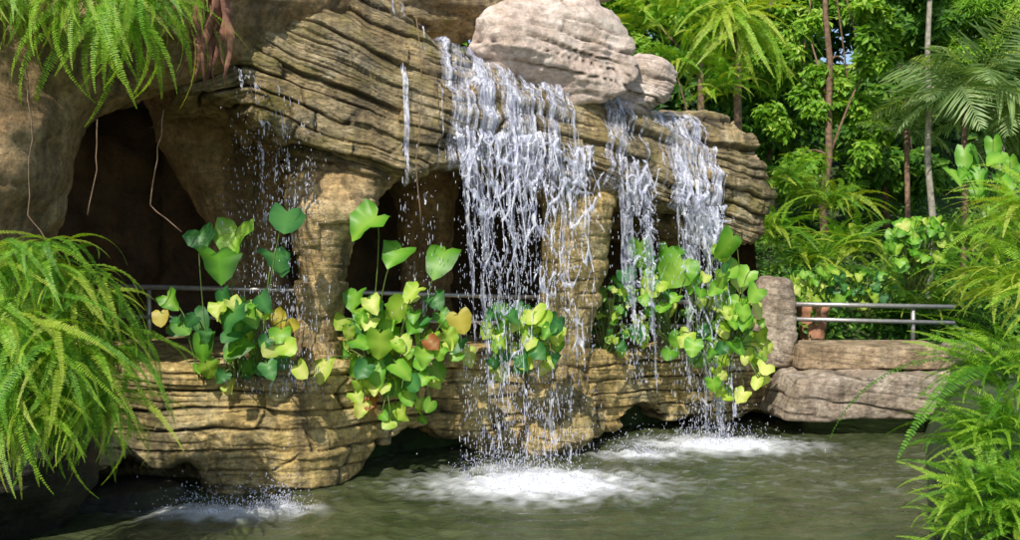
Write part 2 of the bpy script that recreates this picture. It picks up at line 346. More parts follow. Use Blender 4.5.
# ---------------------------------------------------------------- ground, pool bed, water
def seg(*a): return np.unique(np.concatenate([np.linspace(*x) for x in a]))
gx = seg((-90, -12, 30), (-12, 14, 130), (14, 90, 30)); gy = seg((-30, 2, 16), (2, 18, 90), (18, 110, 50))
X, Y = np.meshgrid(gx, gy, indexing='ij')
sg = lambda t: 1/(1+np.exp(-np.clip(t, -30, 30)))
wy = np.interp(X, [-4.5, -3.5, -2, -1, 1, 3, 5, 7], [8.1, 8.3, 8.6, 9.6, 10.6, 11.8, 12.1, 12.2])+.35
m = sg((wy-Y)*8)*sg((Y-4.)*6)*sg((2.4+(Y-5)*.45-X)*8)*sg((X+.5*Y+.6)*8)
hh = .85+.12*fbm(P3(X, Y, 0)*.6, 3)+np.where(Y > 13.5, (Y-13.5)*.3, 0)*np.clip(1.2-np.maximum(0, Y-45)/60, 0, 1)-.3*sg((3-Y)*3)
hh = hh*(1-m)+(-.8)*m
soil = NT('leafy_soil'); g = soil.n('TexCoord').outputs['Object']; n = soil.noise(g, 3, 8, .7)
soil.set(soil.out, 0, soil.n('BsdfPrincipled', {'Base Color': soil.ramp(n, [(.35, (.02, .02, .008)), (.5, (.035, .07, .012)), (.7, (.09, .12, .04))]), 'Roughness': .9}))
tag(link('ground', npmesh('ground', P3(X, Y, hh), gridfaces(*X.shape)), None, soil.m), 'dark soil ground and planted slope around the pool', 'ground', kind='structure')
gx = np.arange(-6.5, 8, .032); gy = np.arange(3.2, 13, .03); X, Y = np.meshgrid(gx, gy, indexing='ij')
imp = [(at(540, 485, 8.4), .66, .38, 1.), (at(500, 466, 8.95), .4, .2, .4), (at(645, 457, 9.6), .42, .18, .5), (at(722, 446, 10.1), .62, .30, .95), (at(215, 514, 7.5), .45, .17, .6), (at(275, 510, 7.6), .28, .15, .55)]
Z = .035*(fbm(P3(X*2.2, Y*2.2, 0), 4, 5)-.5)+.018*(fbm(P3(X*6, Y*8, 0), 3, 8)-.5); foam = 0*X
for c, rx, ry, a in imp:
    rr = np.hypot(X-c.x, Y-c.y); e = np.hypot((X-c.x)/rx, (Y-c.y)/ry)
    Z += a*.013*np.sin(rr*2*np.pi/.2+fbm(P3(X*1.5, Y*1.5, 1), 2)*5)*np.exp(-rr/1.7)
    foam = np.maximum(foam, a*(.95*np.exp(-(e*1.0)**2)+.30*np.exp(-(e*.5)**2)))
fn = fbm(P3(X*11, Y*13, 3), 6, 77)
foam = np.clip(foam*1.25+(fn-.5)*1.0*np.clip(foam*3, 0, 1)-.10, 0, 1)
foam = foam+.10*np.clip((fbm(P3(X*8, Y*20, 9), 4, 79)-.60)*8, 0, 1)*np.exp(-((Y-8.8)/1.2)**2)
foam = np.clip(foam, 0, 1)
Z += foam*.05*fbm(P3(X*10, Y*10, 3), 3, 31)
t = NT('pool_water'); g = t.n('TexCoord').outputs['Object']; n = t.noise(t.map(g, (1, 1.6, 1)), 6.5, 5, .55, .5); n2 = t.noise(g, 30, 4, .6)
fa = t.n('Attribute', attribute_name='foam').outputs['Fac']
cw = t.ramp(t.noise(t.map(g, (1, 1.8, 1)), 1.8, 5, .6), [(.35, (.035, .048, .018)), (.65, (.085, .10, .045))])
b = t.n('Bump', {'Strength': .6, 'Distance': .05, 'Height': n}); b2 = t.n('Bump', {'Strength': .18, 'Distance': .01, 'Height': n2, 'Normal': b})
w = t.n('BsdfPrincipled', {'Base Color': cw, 'Roughness': .03, 'Normal': b2, 'Specular IOR Level': .7})
f_ = t.n('BsdfPrincipled', {'Base Color': (.9, .92, .97, 1), 'Roughness': .5, 'Normal': b2})
t.set(t.out, 0, t.n('MixShader', {0: fa, 1: w, 2: f_}))
tag(link('water', npmesh('water', P3(X, Y, Z), gridfaces(*X.shape), True, {'foam': ('POINT', foam)}), None, t.m), 'murky olive pool water with rippling white foam under the falls', 'water', kind='structure')
# ---------------------------------------------------------------- waterfalls
def masked(P, mask, name, mat, parent, label=None):
    mask = mask.astype(int)
    n, m_ = P.shape[:2]; Fc = gridfaces(n, m_); keep = (mask[:-1, :-1]+mask[1:, :-1]+mask[1:, 1:]+mask[:-1, 1:]).reshape(-1) >= 3
    Fc = Fc[keep]; used = np.unique(Fc); re = np.zeros(n*m_, int); re[used] = np.arange(len(used))
    o = link(name, npmesh(name, P.reshape(-1, 3)[used], re[Fc]), parent, mat); o['kind'] = 'stuff'
    if label: o['label'] = label
    return o
def drops(C, r, el):
    D, Fc = ico(1); n = len(C)
    V = C[:, None]+D[None]*np.stack([r, r, r*el], -1)[:, None]
    return npmesh('drops', V, (Fc[None]+(np.arange(n)*len(D))[:, None, None]).reshape(-1, 3))
def waterfall(label, p0, p1, q0, q1, zend, cov, lace, seed, v0=.2, shrink=.0, ndrop=900, cell=.10, dense=1., group=None, fade=.09, film=True):
    mid = (p0+p1)/2; Ym = float(ip(mid, LIPY)); b = at(mid, 250, Ym); b.z = 0
    root = empty('waterfall', b, label, 'waterfall', group)
    pxs = np.arange(p0, p1, .55); vs = np.linspace(v0, .80, 420)
    P, N, cav = shelf(pxs, vs); PX, VV = np.meshgrid(pxs, vs, indexing='ij')
    s = PX/F*Ym
    P0 = P.copy()
    for _ in range(14): P[:, 3:-3] = (P[:, :-6]+P[:, 1:-5]+P[:, 2:-4]+P[:, 3:-3]+P[:, 4:-2]+P[:, 5:-1]+P[:, 6:])/7
    off = np.clip(((P0-P)*N).sum(-1), 0, .2)                     # lift the film over the rock it runs across
    for _ in range(3):
        o2 = off.copy()
        for k_ in range(1, 6): o2[:, k_:] = np.maximum(o2[:, k_:], off[:, :-k_]); o2[:, :-k_] = np.maximum(o2[:, :-k_], off[:, k_:])
        off = o2
    P = P+N*off[..., None]
    st = fbm(P3(s*4, VV*1.5, 0), 3, seed)*.2+fbm(P3(s*28+.5*VV, VV*3.2, 0), 4, seed+5)*.8
    edge = np.clip(np.minimum(PX-p0, p1-PX)/12., 0, 1)
    rip = N*(.03*fbm(P3(s*22, VV*9, 2), 3, seed))[..., None]
    if cov > 0:
        if film: masked(P+N*.015+rip, (st+.2*(edge-1) > .37-.04*(VV-.4)), 'water_film', M_film, root)
        masked(P+N*.035+rip, (st+.12*(edge-1)+.06*(VV-.45) > 1-cov+.035), 'water_sheet', M_sheet, root)
    pxs = np.arange(q0, q1, .48)
    Pt = shelf(pxs, np.array([.5, .56, .62, .66, .7, .74]))[0]
    zl = float(Pt[:, 4, 2].mean()); zs = np.arange(0, zl-zend+.25, .0064)
    PX, FZ = np.meshgrid(pxs, zs, indexing='ij'); c = (PX-mid)
    nar = 1-shrink*np.clip(FZ/(zl-zend), 0, 1)
    px2 = mid+c*nar
    Yb = smoothk(px2, LIPY); X = (px2-CX)/F*Yb
    zt0 = smoothk(PX, SBOT); zt0 = H-(zt0-HY)/F*Yb+.34+.22*(fbm(P3(PX*.07, 0, 0), 3, seed)-.5)
    u = .12+.13*np.sqrt(FZ)
    s = PX/F*Ym
    wob = (fbm(P3(s*2.5, FZ*1.3, 0), 3, seed+7)-.5)*.16*np.clip(FZ*1.5, 0, 1)
    for layer in range(lace):
        sd = seed+layer*50; cw_ = cell*(.55+.32*layer)
        wx = s+wob+.045*(fbm(P3(s*8, FZ*3.5, layer), 3, sd)-.5)
        wf = FZ*(1/(1+.3*FZ))
        f1, f2 = worley(wx/cw_, wf/(cw_*2.3)+.4*fbm(P3(s*5, FZ*3, 1+layer), 2, sd), sd)
        dens = fbm(P3(s*4.6, FZ*.6, layer*3), 3, sd+9)
        th_ = (.09*np.exp(-FZ*2.0)+.066)*dense*(.15+1.55*dens)
        drop = fbm(P3(s*9, FZ*2.6, 5), 4, sd+11)+.05*np.clip(1-FZ, -1, 1)-fade*np.clip((FZ-1.1), 0, 2.2)
        edge = np.clip(np.minimum(PX-q0, q1-PX)/(8.+10*FZ), 0, 1)
        mk = ((f2-f1) < th_*(.4+.6*edge)) & (drop+.12*(edge-1) > .43-.05*(dense-1))
        thr = fbm(P3((s+wob)*50, FZ*1.6, 20+layer), 3, sd+31); brk = fbm(P3(s*30, FZ*7, 2), 3, sd+33)
        mk |= (thr > .69-.04*np.exp(-FZ*2)*dense+.02*np.clip(FZ-1, 0, 2)) & (brk > .47) & (dens > .42) & (edge > .3)
        uu = u+layer*.08+.05*(fbm(P3(s*9, FZ*5, 7), 3, sd)-.5)+.02*np.cos((f2-f1)*12)
        Pg = P3(X+wob*.5+uu*NV[0], Yb+uu*NV[1], zt0-FZ)
        ok = Pg[..., 2] > zend
        masked(Pg, mk & ok, 'falling_water', M_lace, root)
    if film and zend < 1:
        fm = (fbm(P3((s+wob)*16, FZ*1.0, 50), 4, seed+61)-.13*np.clip(FZ-.3, 0, 3) > .40) & (np.minimum(PX-q0, q1-PX) > 6)
        uu = u-.05+.04*(fbm(P3(s*9, FZ*4, 7), 3, seed)-.5)
        masked(P3(X+wob*.5+uu*NV[0], Yb+uu*NV[1], zt0-FZ), fm, 'water_film', M_film, root)
    r2 = np.random.default_rng(seed); n = ndrop
    ppx = r2.normal(0, 1, n)*(q1-q0)*.27+mid; ppx = np.clip(ppx, q0-6, q1+6); fz = r2.random(n)**.6*(zl-zend)
    Yb = ip(ppx, LIPY); uu = .12+.14*np.sqrt(fz)+r2.normal(0, .07, n)
    C = np.stack([(mid+(ppx-mid)*(1-shrink*.5)-CX)/F*Yb+uu*NV[0], Yb+uu*NV[1], zl-fz], -1)
    dr = link('droplets', drops(C, r2.uniform(.0015, .0042, n), r2.uniform(1.5, 10, n)), root, M_drop); dr['kind'] = 'stuff'
    return root
waterfall('widest lacy white waterfall in the centre pouring over the shelf below the pinkish boulder', 438, 578, 446, 588, .0, .52, 3, 101, shrink=.28, ndrop=2600, cell=.13, dense=1.15)
waterfall('narrow white waterfall between the central fall and the rightmost fall', 601, 647, 604, 648, .75, .51, 2, 202, ndrop=400, cell=.11, dense=1.1)
waterfall('rightmost waterfall spraying onto the heart-leaved plants', 660, 721, 662, 722, .0, .51, 3, 303, ndrop=1300, cell=.115, dense=1.1)
waterfall('thin veil of drops falling at left in front of the cave', 224, 312, 224, 312, .9, .27, 1, 404, v0=.45, ndrop=1350, cell=.10, dense=.4, film=False)
waterfall('thin upper trickle on the mossy shelf left of the central fall', 385, 432, 385, 425, 1.6, .36, 1, 505, v0=.2, ndrop=120, cell=.12, dense=.2, film=False)
# splashes
for i, (c, rx, ry, a) in enumerate(imp):
    lab = ['white splash where the central waterfall hits the pool', 'light spray behind the central splash near the ledge', 'spray on the pool between the central and right falls', 'white splash at the foot of the rightmost waterfall', 'leftmost splash on the pool near the left bank', 'small splash below the left stone ledge'][i]
    r2 = np.random.default_rng(900+i); n = int(1300*a)
    C = np.stack([r2.normal(c.x, rx*.5, n), r2.normal(c.y, ry*.55, n), np.abs(r2.exponential(.08, n))], -1)
    r_ = empty('water_splash', (c.x, c.y, 0), lab, 'splash')
    o = link('spray', drops(C, r2.uniform(.002, .006, n), r2.uniform(.8, 2.2, n)), r_, M_drop); o['kind'] = 'stuff'
# ---------------------------------------------------------------- railings
def rail(name, pts, r, parent, mat=M_steel): V, Fc = tube(pts, [r]*len(pts), 10); return link(name, pymesh(name, V, Fc), parent, mat)
rl = empty('railing', at(330, 375, 9.6), 'long metal pipe railing running along the ledge behind the left pillar', 'railing')
a, b_, c_ = at(110, 286, 8.9), at(345, 292, 9.6), at(690, 302, 11.2)
rail('top_rail', [a, b_, c_], .026, rl)
a2, b2_, c2 = [Vector((p.x, p.y, p.z-.3)) for p in (a, b_, c_)]
rail('lower_rail', [a2, b2_, c2], .02, rl)
for p, q_, ts in ((a, b_, (.15, .8)), (b_, c_, (.2, .55, .9))):
    for t_ in ts:
        w_ = p.lerp(q_, t_); rail('post', [Vector((w_.x, w_.y+.03, 1.0)), Vector((w_.x, w_.y+.03, w_.z))], .022, rl)
rl = empty('railing', at(860, 345, 12.2), 'short two bar metal railing beside the upright stone at right', 'railing')
a, c_ = at(786, 304, 12.1), at(955, 307, 12.3)
rail('top_rail', [a, c_], .032, rl); a3, c3 = at(786, 319, 12.1), at(955, 323, 12.3); rail('lower_rail', [a3, c3], .03, rl)
for t_ in (.03, .76):
    w_ = a.lerp(c_, t_); rail('post', [Vector((w_.x, w_.y+.04, .85)), Vector((w_.x, w_.y+.04, w_.z))], .03, rl)
# ---------------------------------------------------------------- fronds
def frond_mesh(L, e0, e1, pairs, pl, pw, seed, fold=.15, sweep=.35, mat=None, name='frond', droopp=.3):
    r2 = random.Random(seed); n = pairs; pts = []; tg = []; p = Vector((0, 0, 0)); lat = r2.uniform(-.25, .25)
    for i in range(n+1):
        t = i/n; e = R(e0+(e1-e0)*t**.8); a = lat*t; d = Vector((math.cos(e)*math.cos(a), math.cos(e)*math.sin(a), math.sin(e)))
        pts.append(p.copy()); tg.append(d); p = p+d*(L/n)
    V = []; Fc = []; tint = []
    for i in range(0, n, 1):
        t = i/n; d = tg[i]; s = d.cross(Vector((0, 0, 1)));
        s = Vector((-d.y, d.x, 0)).normalized() if s.length < .05 else -s.normalized(); nrm = d.cross(s).normalized()
        w = .004*(1-t)+.0015; o = len(V); q = pts[i+1]; V += [pts[i]-s*w, pts[i]+s*w, q+s*w, q-s*w]; Fc.append((o, o+1, o+2, o+3)); tint += [.25]*4
        if t < .06: continue
        lp = pl*min(1, (t-.02)*5)*(1-max(0, t-.35)/.68)**.8*r2.uniform(.8, 1.12)
        for sd in (-1, 1):
            dd = (s*sd+d*(sweep+r2.uniform(-.15, .15))-Vector((0, 0, 1))*droopp*r2.uniform(.3, 1.5)+nrm*fold*r2.uniform(.2, 2)).normalized()
            bs = pts[i]; ww = pw*.5; al = d
            o = len(V); V += [bs-al*ww*.5, bs+al*ww*.5, bs+dd*lp*.55+al*ww*1.05-nrm*lp*.02, bs+dd*lp-nrm*lp*.1, bs+dd*lp*.55-al*ww*.9-nrm*lp*.02]
            Fc.append((o, o+1, o+2, o+3, o+4)); tv = .35+.35*t+r2.uniform(-.25, .25); tint += [tv]*5
    me = pymesh(name, V, Fc, False); a_ = me.attributes.new('tint', 'FLOAT', 'POINT'); a_.data.foreach_set('value', tint); me.materials.append(mat); return me
def fset(mat, L, e0, e1, pairs, pl, pw, k=4, **kw):
    return [frond_mesh(L*random.uniform(.8, 1.15), e0+random.uniform(-15, 15), e1+random.uniform(-8, 14), pairs, pl, pw, random.random(), mat=mat, **kw) for _ in range(k)]
S_hang = fset(L_fern, 1.0, 20, -86, 60, .052, .0115, 9, droopp=.06, sweep=.12); S_hangY = fset(L_fernY, 1.0, 15, -86, 60, .052, .0115, 6, droopp=.06, sweep=.12)
S_hangD = fset(L_fernD, 1.0, 20, -86, 60, .052, .0115, 5, droopp=.06, sweep=.12)
S_arch = fset(L_fernD, 1.0, 60, -35, 60, .060, .0115, 5, droopp=.12, sweep=.25); S_archB = fset(L_fern, 1.0, 65, -30, 58, .062, .012, 5, droopp=.12, sweep=.25); S_archY = fset(L_fernY, 1.0, 60, -50, 54, .068, .013, 4, droopp=.12, sweep=.25)
S_palm = fset(L_palm, 1.0, 50, -35, 34, .34, .022, 4, droopp=.5, sweep=.8)
def fern(name, label, cat, loc, n, sets, scale, az=(0, 360), tilt=(-25, 20), group=None, crown=.08):
    r = empty(name, loc, label, cat, group)
    for i in range(n):
        me = random.choice(random.choice(sets)); o = bpy.data.objects.new('frond', me); col.objects.link(o); o.parent = r
        o.location = (random.uniform(-crown, crown), random.uniform(-crown, crown), random.uniform(-crown, crown)*.7)
        s = scale*random.uniform(.5, 1.1); o.scale = (s, s, s)
        o.rotation_euler = (R(random.uniform(-40, 40)), R(-random.uniform(*tilt)), R(random.uniform(*az)))
    return r
gL = 'ferns massed on the left bank'
for i, (px, py, Y, n, sc_, lab) in enumerate([
    (-15, 256, 6.2, 90, .72, 'bright green hanging fern at left edge, highest of the left bank ferns'),
    (35, 258, 6.3, 98, .72, 'bright green fern spilling from the top middle of the left bank'),
    (76, 284, 6.5, 98, .76, 'bright green fern on the right shoulder of the left bank near the rail end'),
    (100, 335, 6.6, 96, .76, 'fern whose fronds hang furthest right over the left end of the ledge'),
    (-5, 325, 5.9, 92, .8, 'fern hanging at the left picture edge halfway down the bank'),
    (45, 340, 6.0, 98, .85, 'fern hanging over the dark rock in the middle of the left bank'),
    (90, 395, 6.2, 96, .72, 'lowest fern of the left bank reaching down towards the water'),
    (20, 400, 5.9, 96, .74, 'low fern near the left edge above the dark waterline')]):
    fern('fern', lab, 'fern', at(px, py, Y), n, [S_hang, S_hang, S_hangY, S_hangD], sc_, (-150, 30), (-35, 20), gL, .2)
gT = 'ferns hanging from the rock arch'
for px, py, Y, n, sc_, sets, lab in [
    (0, -10, 7.0, 60, .85, [S_hangY, S_hang], 'yellow green fern hanging at the top left corner'),
    (50, -15, 7.0, 60, .75, [S_hang, S_hangY, S_hangD], 'fern hanging from the arch beside the top left corner fern'),
    (110, 0, 7.1, 60, 1.15, [S_hang], 'long fronded fern dangling lowest from the middle of the arch'),
    (150, -5, 7.3, 60, .9, [S_hang, S_hangY, S_hangD], 'fern hanging from the arch left of the reddish dry fronds'),
    (180, -15, 7.5, 30, .6, [S_hang], 'small fern behind the reddish dry fronds on the arch')]:
    fern('hanging_fern', lab, 'fern', at(px, py, Y), n, sets, sc_, (-170, 0), (-50, 15), gT, .2)
gR = 'ferns of the right foreground bank'
for px, py, Y, n, sc_, sets, az, lab in [
    (1040, 215, 5.2, 60, .6, [S_archB, S_archY], (90, 300), 'highest bright fern at the right picture edge'),
    (1035, 290, 5.0, 84, .62, [S_archB, S_archY], (90, 290), 'bright fern at right edge level with the short railing'),
    (1020, 380, 4.9, 96, .66, [S_arch, S_archB], (100, 270), 'deep green fern at right reaching left over the water'),
    (1005, 440, 4.7, 96, .55, [S_archB, S_arch], (90, 280), 'fern low at right edge above the bottom corner'),
    (990, 500, 4.5, 96, .48, [S_archB, S_arch], (60, 300), 'fern filling the bottom right corner'),
    (975, 540, 4.6, 84, .42, [S_archB], (40, 320), 'lowest small fern at the bottom edge near the right corner'),
    (1045, 520, 4.4, 84, .6, [S_archB, S_arch], (60, 300), 'green fern cut off by the bottom right corner')]:
    fern('fern', lab, 'fern', at(px, py, Y), n, sets, sc_, az, (-30, 25), gR, .14)
fern('fern', 'sparse fern with long single fronds arching far left over the pool at right', 'fern', at(1000, 372, 4.9), 4, [S_arch], 1.1, (165, 200), (-45, -25), gR, .03)
gM = 'ferns growing behind the short railing'
for px, py, Y, n, sc_, lab in [
    (775, 235, 12.8, 64, 1.0, 'yellow green fern right of the shelf end above the upright stone'),
    (812, 262, 13.2, 64, .95, 'yellow green fern above the clay pot'),
    (850, 250, 13.4, 64, 1.0, 'middle fern of the row behind the short railing'),
    (885, 280, 13.0, 60, .85, 'low fern behind the right part of the short railing'),
    (830, 205, 14.8, 60, 1.2, 'upper fern at the foot of the reddish tree trunk'),
    (790, 190, 14.8, 60, 1.2, 'upper fern beside the top right end of the rock shelf'),
    (935, 300, 12.8, 60, .85, 'fern at the right end of the short railing'),
    (985, 285, 11.0, 74, .85, 'dense fern between railing end and right foreground'),
    (1010, 240, 10.0, 74, .85, 'upright fern at right edge below the broad leaves'),
    (960, 245, 12.5, 64, .9, 'bright fern right of the glossy shrub')]:
    fern('fern', lab, 'fern', at(px, py, Y), n, [S_archY, S_archB, S_arch], sc_, (0, 360), (-25, 25), gM, .2)
gU = 'ferns on top of the rock shelf'
for px, py, Y, n, sc_, lab in [
    (645, 25, 12.6, 60, 1.0, 'bright fern above the jagged pale boulder'),
    (685, 65, 12.6, 60, 1.0, 'fern draping behind the right part of the shelf top'),
    (718, 88, 12.4, 56, .9, 'fern drooping over the grey right end of the shelf'),
    (690, 15, 13.2, 56, 1.1, 'fern high above the right part of the shelf beside the tree fern'),
    (610, -15, 13.0, 50, 1.0, 'fern at the top edge above the large pinkish boulder')]:
    fern('fern', lab, 'fern', at(px, py, Y), n, [S_archY, S_archB, S_arch], sc_, (0, 360), (-30, 20), gU, .2)
def tree_fern(label, px, py, Y, n, sc_, sets):
    r = fern('tree_fern', label, 'tree fern', at(px, py, Y), n, sets, sc_, crown=.14)
    z0 = .8-r.location.z; V, Fc = tube([(0, 0, z0), (.05, 0, z0/2), (0, 0, 0)], [.09, .06, .05], 10); t_ = pymesh('trunk', V, Fc); t_.materials.append(M_bark)
    o = bpy.data.objects.new('trunk', t_); col.objects.link(o); o.parent = r
tree_fern('tall golden green tree fern rising behind the right end of the shelf', 735, 25, 12.9, 90, 1.5, [S_hangY, S_archY, S_hang])
# dried fronds
r = empty('dried_frond_clump', at(220, -10, 7.6), 'reddish brown dried fronds hanging beside the left waterfall at top', 'dried fronds')
for i in range(12):
    x0 = random.uniform(200, 236); a = at(x0, -12, 7.45+random.uniform(-.1, .1)); L = random.uniform(.5, .9); V = []; Fc = []
    n = 14; ph = random.uniform(0, 6); lean = random.uniform(-.18, .06)
    for k_ in range(n+1):
        t_ = k_/n; w_ = .035*math.sin(math.pi*min(1, t_*.9+.12))*(.7+.5*math.sin(ph+t_*9)**2); cx_ = a.x+lean*t_+.03*math.sin(ph+t_*7)
        V += [(cx_-w_, a.y-.03*math.sin(t_*5+ph), a.z-L*t_), (cx_, a.y-.05, a.z-L*t_), (cx_+w_, a.y+.03*math.sin(t_*6), a.z-L*t_)]
    for k_ in range(n):
        o_ = k_*3; Fc += [(o_, o_+1, o_+4, o_+3), (o_+1, o_+2, o_+5, o_+4)]
    link('frond', pymesh('frond', V, Fc), r, M_dead)
# aerial roots
for lab, pts in [('thin root hanging in front of the left leg of the arch', [at(28, 60, 6.9), at(33, 140, 6.9), at(28, 215, 6.95), at(52, 245, 7.0)]),
                 ('curved thin root dangling below the arch left of the water veil', [at(165, 110, 7.6), at(158, 160, 7.6), at(150, 205, 7.6), at(182, 232, 7.6)]),
                 ('fine root hanging down the mossy shelf beside the upper trickle', [at(418, 20, 8.5), at(423, 90, 8.45), at(417, 160, 8.45), at(421, 225, 8.45)]),
                 ('short thin root hanging beside the arch underside', [at(100, 120, 7.3), at(97, 170, 7.3), at(88, 215, 7.3)])]:
    fine_ = []
    for i_ in range(len(pts)-1): fine_ += [pts[i_].lerp(pts[i_+1], t_/4)+Vector((random.uniform(-.012, .012), 0, 0)) for t_ in range(4)]
    V, Fc = tube(fine_+[pts[-1]], [.005]*(len(fine_)+1), 6); tag(link('aerial_root', pymesh('aerial_root', V, Fc), None, M_vine), lab, 'root')
# ---------------------------------------------------------------- heart leaved plants
mm = [(0, 0), (0, .15), (0, .35), (0, .6), (0, .88)]; oo = [(.15, -.17), (.36, -.22), (.53, -.06), (.56, .2), (.46, .5), (.26, .74)]
def heart_mesh(mat, seed, long=1.):
    r2 = random.Random(seed); fo = r2.uniform(-.1, .35); dr = r2.uniform(.1, .5); V = []; T_ = []; tw = r2.uniform(-.3, .3)
    def add(x, y): V.append((x*(1+.15*r2.uniform(-1, 1)), y*long, abs(x)*fo+x*y*tw-dr*max(0, y)**2+.06*math.sin(y*11+seed)*abs(x)*3)); T_.append(.85 if x == 0 else .3+r2.uniform(-.1, .15))
    for p in mm: add(*p)
    for s in (1, -1):
        for x, y in oo: add(x*s, y)
    Fc = []
    for b0, fl in ((5, 0), (11, 1)):
        o = [b0+i for i in range(6)]
        fs = [(0, o[0], o[1]), (0, o[1], o[2]), (0, o[2], 1), (1, o[2], o[3]), (1, o[3], 2), (2, o[3], o[4]), (2, o[4], 3), (3, o[4], o[5]), (3, o[5], 4)]
        Fc += [f[::-1] if fl else f for f in fs]
    me = pymesh('leaf', V, Fc); a_ = me.attributes.new('tint', 'FLOAT', 'POINT'); a_.data.foreach_set('value', T_)
    bm = bmesh.new(); bm.from_mesh(me); bmesh.ops.subdivide_edges(bm, edges=bm.edges[:], cuts=1, smooth=.6, use_grid_fill=True); bm.to_mesh(me); bm.free()
    for p in me.polygons: p.use_smooth = True
    me.materials.append(mat); return me
HM = {k: [heart_mesh(m_, i) for i in range(8)] for k, m_ in HL.items()}
HB = [heart_mesh(HL['g'], i, 1.9) for i in range(3)]
def heart_plant(name, label, base_pts, Y, leaves, rnd=(), group=None, meshes=None, cat='plant'):
    bp = [at(*b) if len(b) == 3 else at(b[0], b[1], Y) for b in base_pts]
    r = empty(name, bp[0], label, cat, group); L = list(leaves)
    for (cx_, cy_, rx, ry, n, s0, s1, tones) in rnd:
        for _ in range(n):
            a = random.uniform(0, 6.28); q_ = random.random()**.5
            L.append((cx_+rx*q_*math.cos(a), cy_+ry*q_*math.sin(a), random.uniform(s0, s1), random.choice(tones)))
    for px, py, s, tn in L:
        Yl = Y+random.uniform(-.35, .2); p = at(px, py-s*.35, Yl); sz = s/F*Yl*1.1
        nrm = Vector((random.uniform(-.95, .95), -1, random.uniform(0, 1.7))).normalized()
        dn = Vector((random.uniform(-1.2, 1.2), -.35, -1)); y_ = (dn-nrm*dn.dot(nrm)).normalized(); x_ = y_.cross(nrm).normalized()
        me = random.choice(meshes if meshes else HM[tn]); o = bpy.data.objects.new('leaf', me); col.objects.link(o); o.parent = r
        Mx = Matrix((x_, y_, nrm)).transposed().to_4x4(); o.matrix_local = Matrix.Translation(p-r.location)@Mx@Matrix.Diagonal((sz*random.uniform(.85, 1.05), sz, sz, 1))
        b_ = min(bp, key=lambda q: (q-p).length); b_ = b_+Vector((random.uniform(-.06, .06), random.uniform(-.04, .04), 0)); mid_ = (b_+p)/2+Vector((random.uniform(-.1, .1), random.uniform(-.15, .05), abs(p.z-b_.z)*.3+.1))
        V, Fc = tube(bez(b_, mid_, p, 7), [.006]*8, 5); link('stem', pymesh('stem', V, Fc), r, M_stem)
    return r
heart_plant('heart_leaf_plant', 'heart-leaved plant on the ledge left of the tan pillar with one large yellow leaf', [(235, 378), (205, 380), (265, 378)], 8.0,
    [(238, 240, 36, 'g'), (287, 222, 30, 'd'), (200, 240, 26, 'd'), (217, 265, 34, 'g'), (273, 263, 28, 'd'), (237, 317, 30, 'd'), (167, 303, 20, 'g'), (178, 330, 18, 'g'), (204, 345, 26, 'g'), (194, 322, 22, 'd'), (205, 370, 18, 'y'), (228, 380, 26, 'y'), (245, 350, 26, 'g'), (270, 357, 28, 'd'), (287, 330, 30, 'o'), (160, 318, 16, 'o'), (297, 372, 18, 'y'), (260, 303, 22, 'd'), (222, 300, 24, 'd')],
    [(225, 345, 64, 44, 36, 11, 20, 'ggydd')])
heart_plant('heart_leaf_plant', 'tallest heart-leaved plant on the ledge right of the tan pillar with lime leaves', [(372, 362), (395, 368), (415, 372)], 8.6,
    [(377, 228, 34, 'g'), (402, 258, 28, 'g'), (446, 262, 34, 'g'), (357, 300, 22, 'g'), (350, 330, 24, 'd'), (403, 312, 22, 'y'), (418, 295, 20, 'y'), (458, 322, 22, 'o'), (380, 343, 26, 'y'), (348, 362, 26, 'y'), (325, 370, 24, 'y'), (345, 397, 24, 'y'), (372, 375, 22, 'g'), (396, 372, 22, 'g'), (400, 345, 20, 'y'), (428, 345, 15, 'r'), (432, 374, 20, 'g'), (370, 405, 15, 'r'), (395, 412, 18, 'g'), (385, 325, 20, 'g')],
    [(402, 345, 66, 54, 62, 11, 20, 'ggyydyg'), (395, 398, 48, 32, 26, 9, 16, 'gyyg')])
heart_plant('heart_leaf_plant', 'small leafy plant hanging over the ledge below the central waterfall', [(520, 352), (505, 350)], 9.15, [(533, 318, 22, 'y'), (500, 312, 18, 'g')], [(522, 342, 42, 38, 50, 11, 18, 'ggyyd')])
heart_plant('heart_leaf_plant', 'wide heart-leaved plant in the spray of the rightmost waterfall', [(700, 348), (670, 345), (735, 350)], 10.25,
    [(682, 272, 32, 'g'), (640, 252, 26, 'g'), (733, 246, 28, 'g'), (738, 272, 22, 'g'), (658, 290, 24, 'y'), (712, 300, 22, 'y'), (625, 278, 20, 'd'), (668, 255, 20, 'g')],
    [(692, 305, 68, 58, 60, 10, 19, 'ggydyg'), (735, 355, 36, 46, 40, 8, 15, 'ygyy')])
heart_plant('thin_shrub', 'thin shrub with small green leaves beside the yellow pillar', [(606, 358)], 10.4, [], [(610, 318, 22, 42, 50, 5, 10, 'gdgy')])
heart_plant('broad_leaf_plant', 'plant with large broad leaves below the palm at right edge', [(990, 260), (1010, 260)], 11.5, [], [(985, 180, 40, 36, 26, 10, 15, 'gy')], meshes=HB)
heart_plant('glossy_shrub', 'glossy round leaved green shrub below the grey palm trunk', [(920, 290), (910, 290)], 12.2, [], [(920, 245, 34, 28, 90, 7, 12, 'gggy')], cat='shrub')
heart_plant('glossy_shrub', 'dark leaved low shrub behind the short railing', [(865, 320)], 12.9, [], [(868, 290, 40, 18, 50, 6, 11, 'dgy')], cat='shrub')
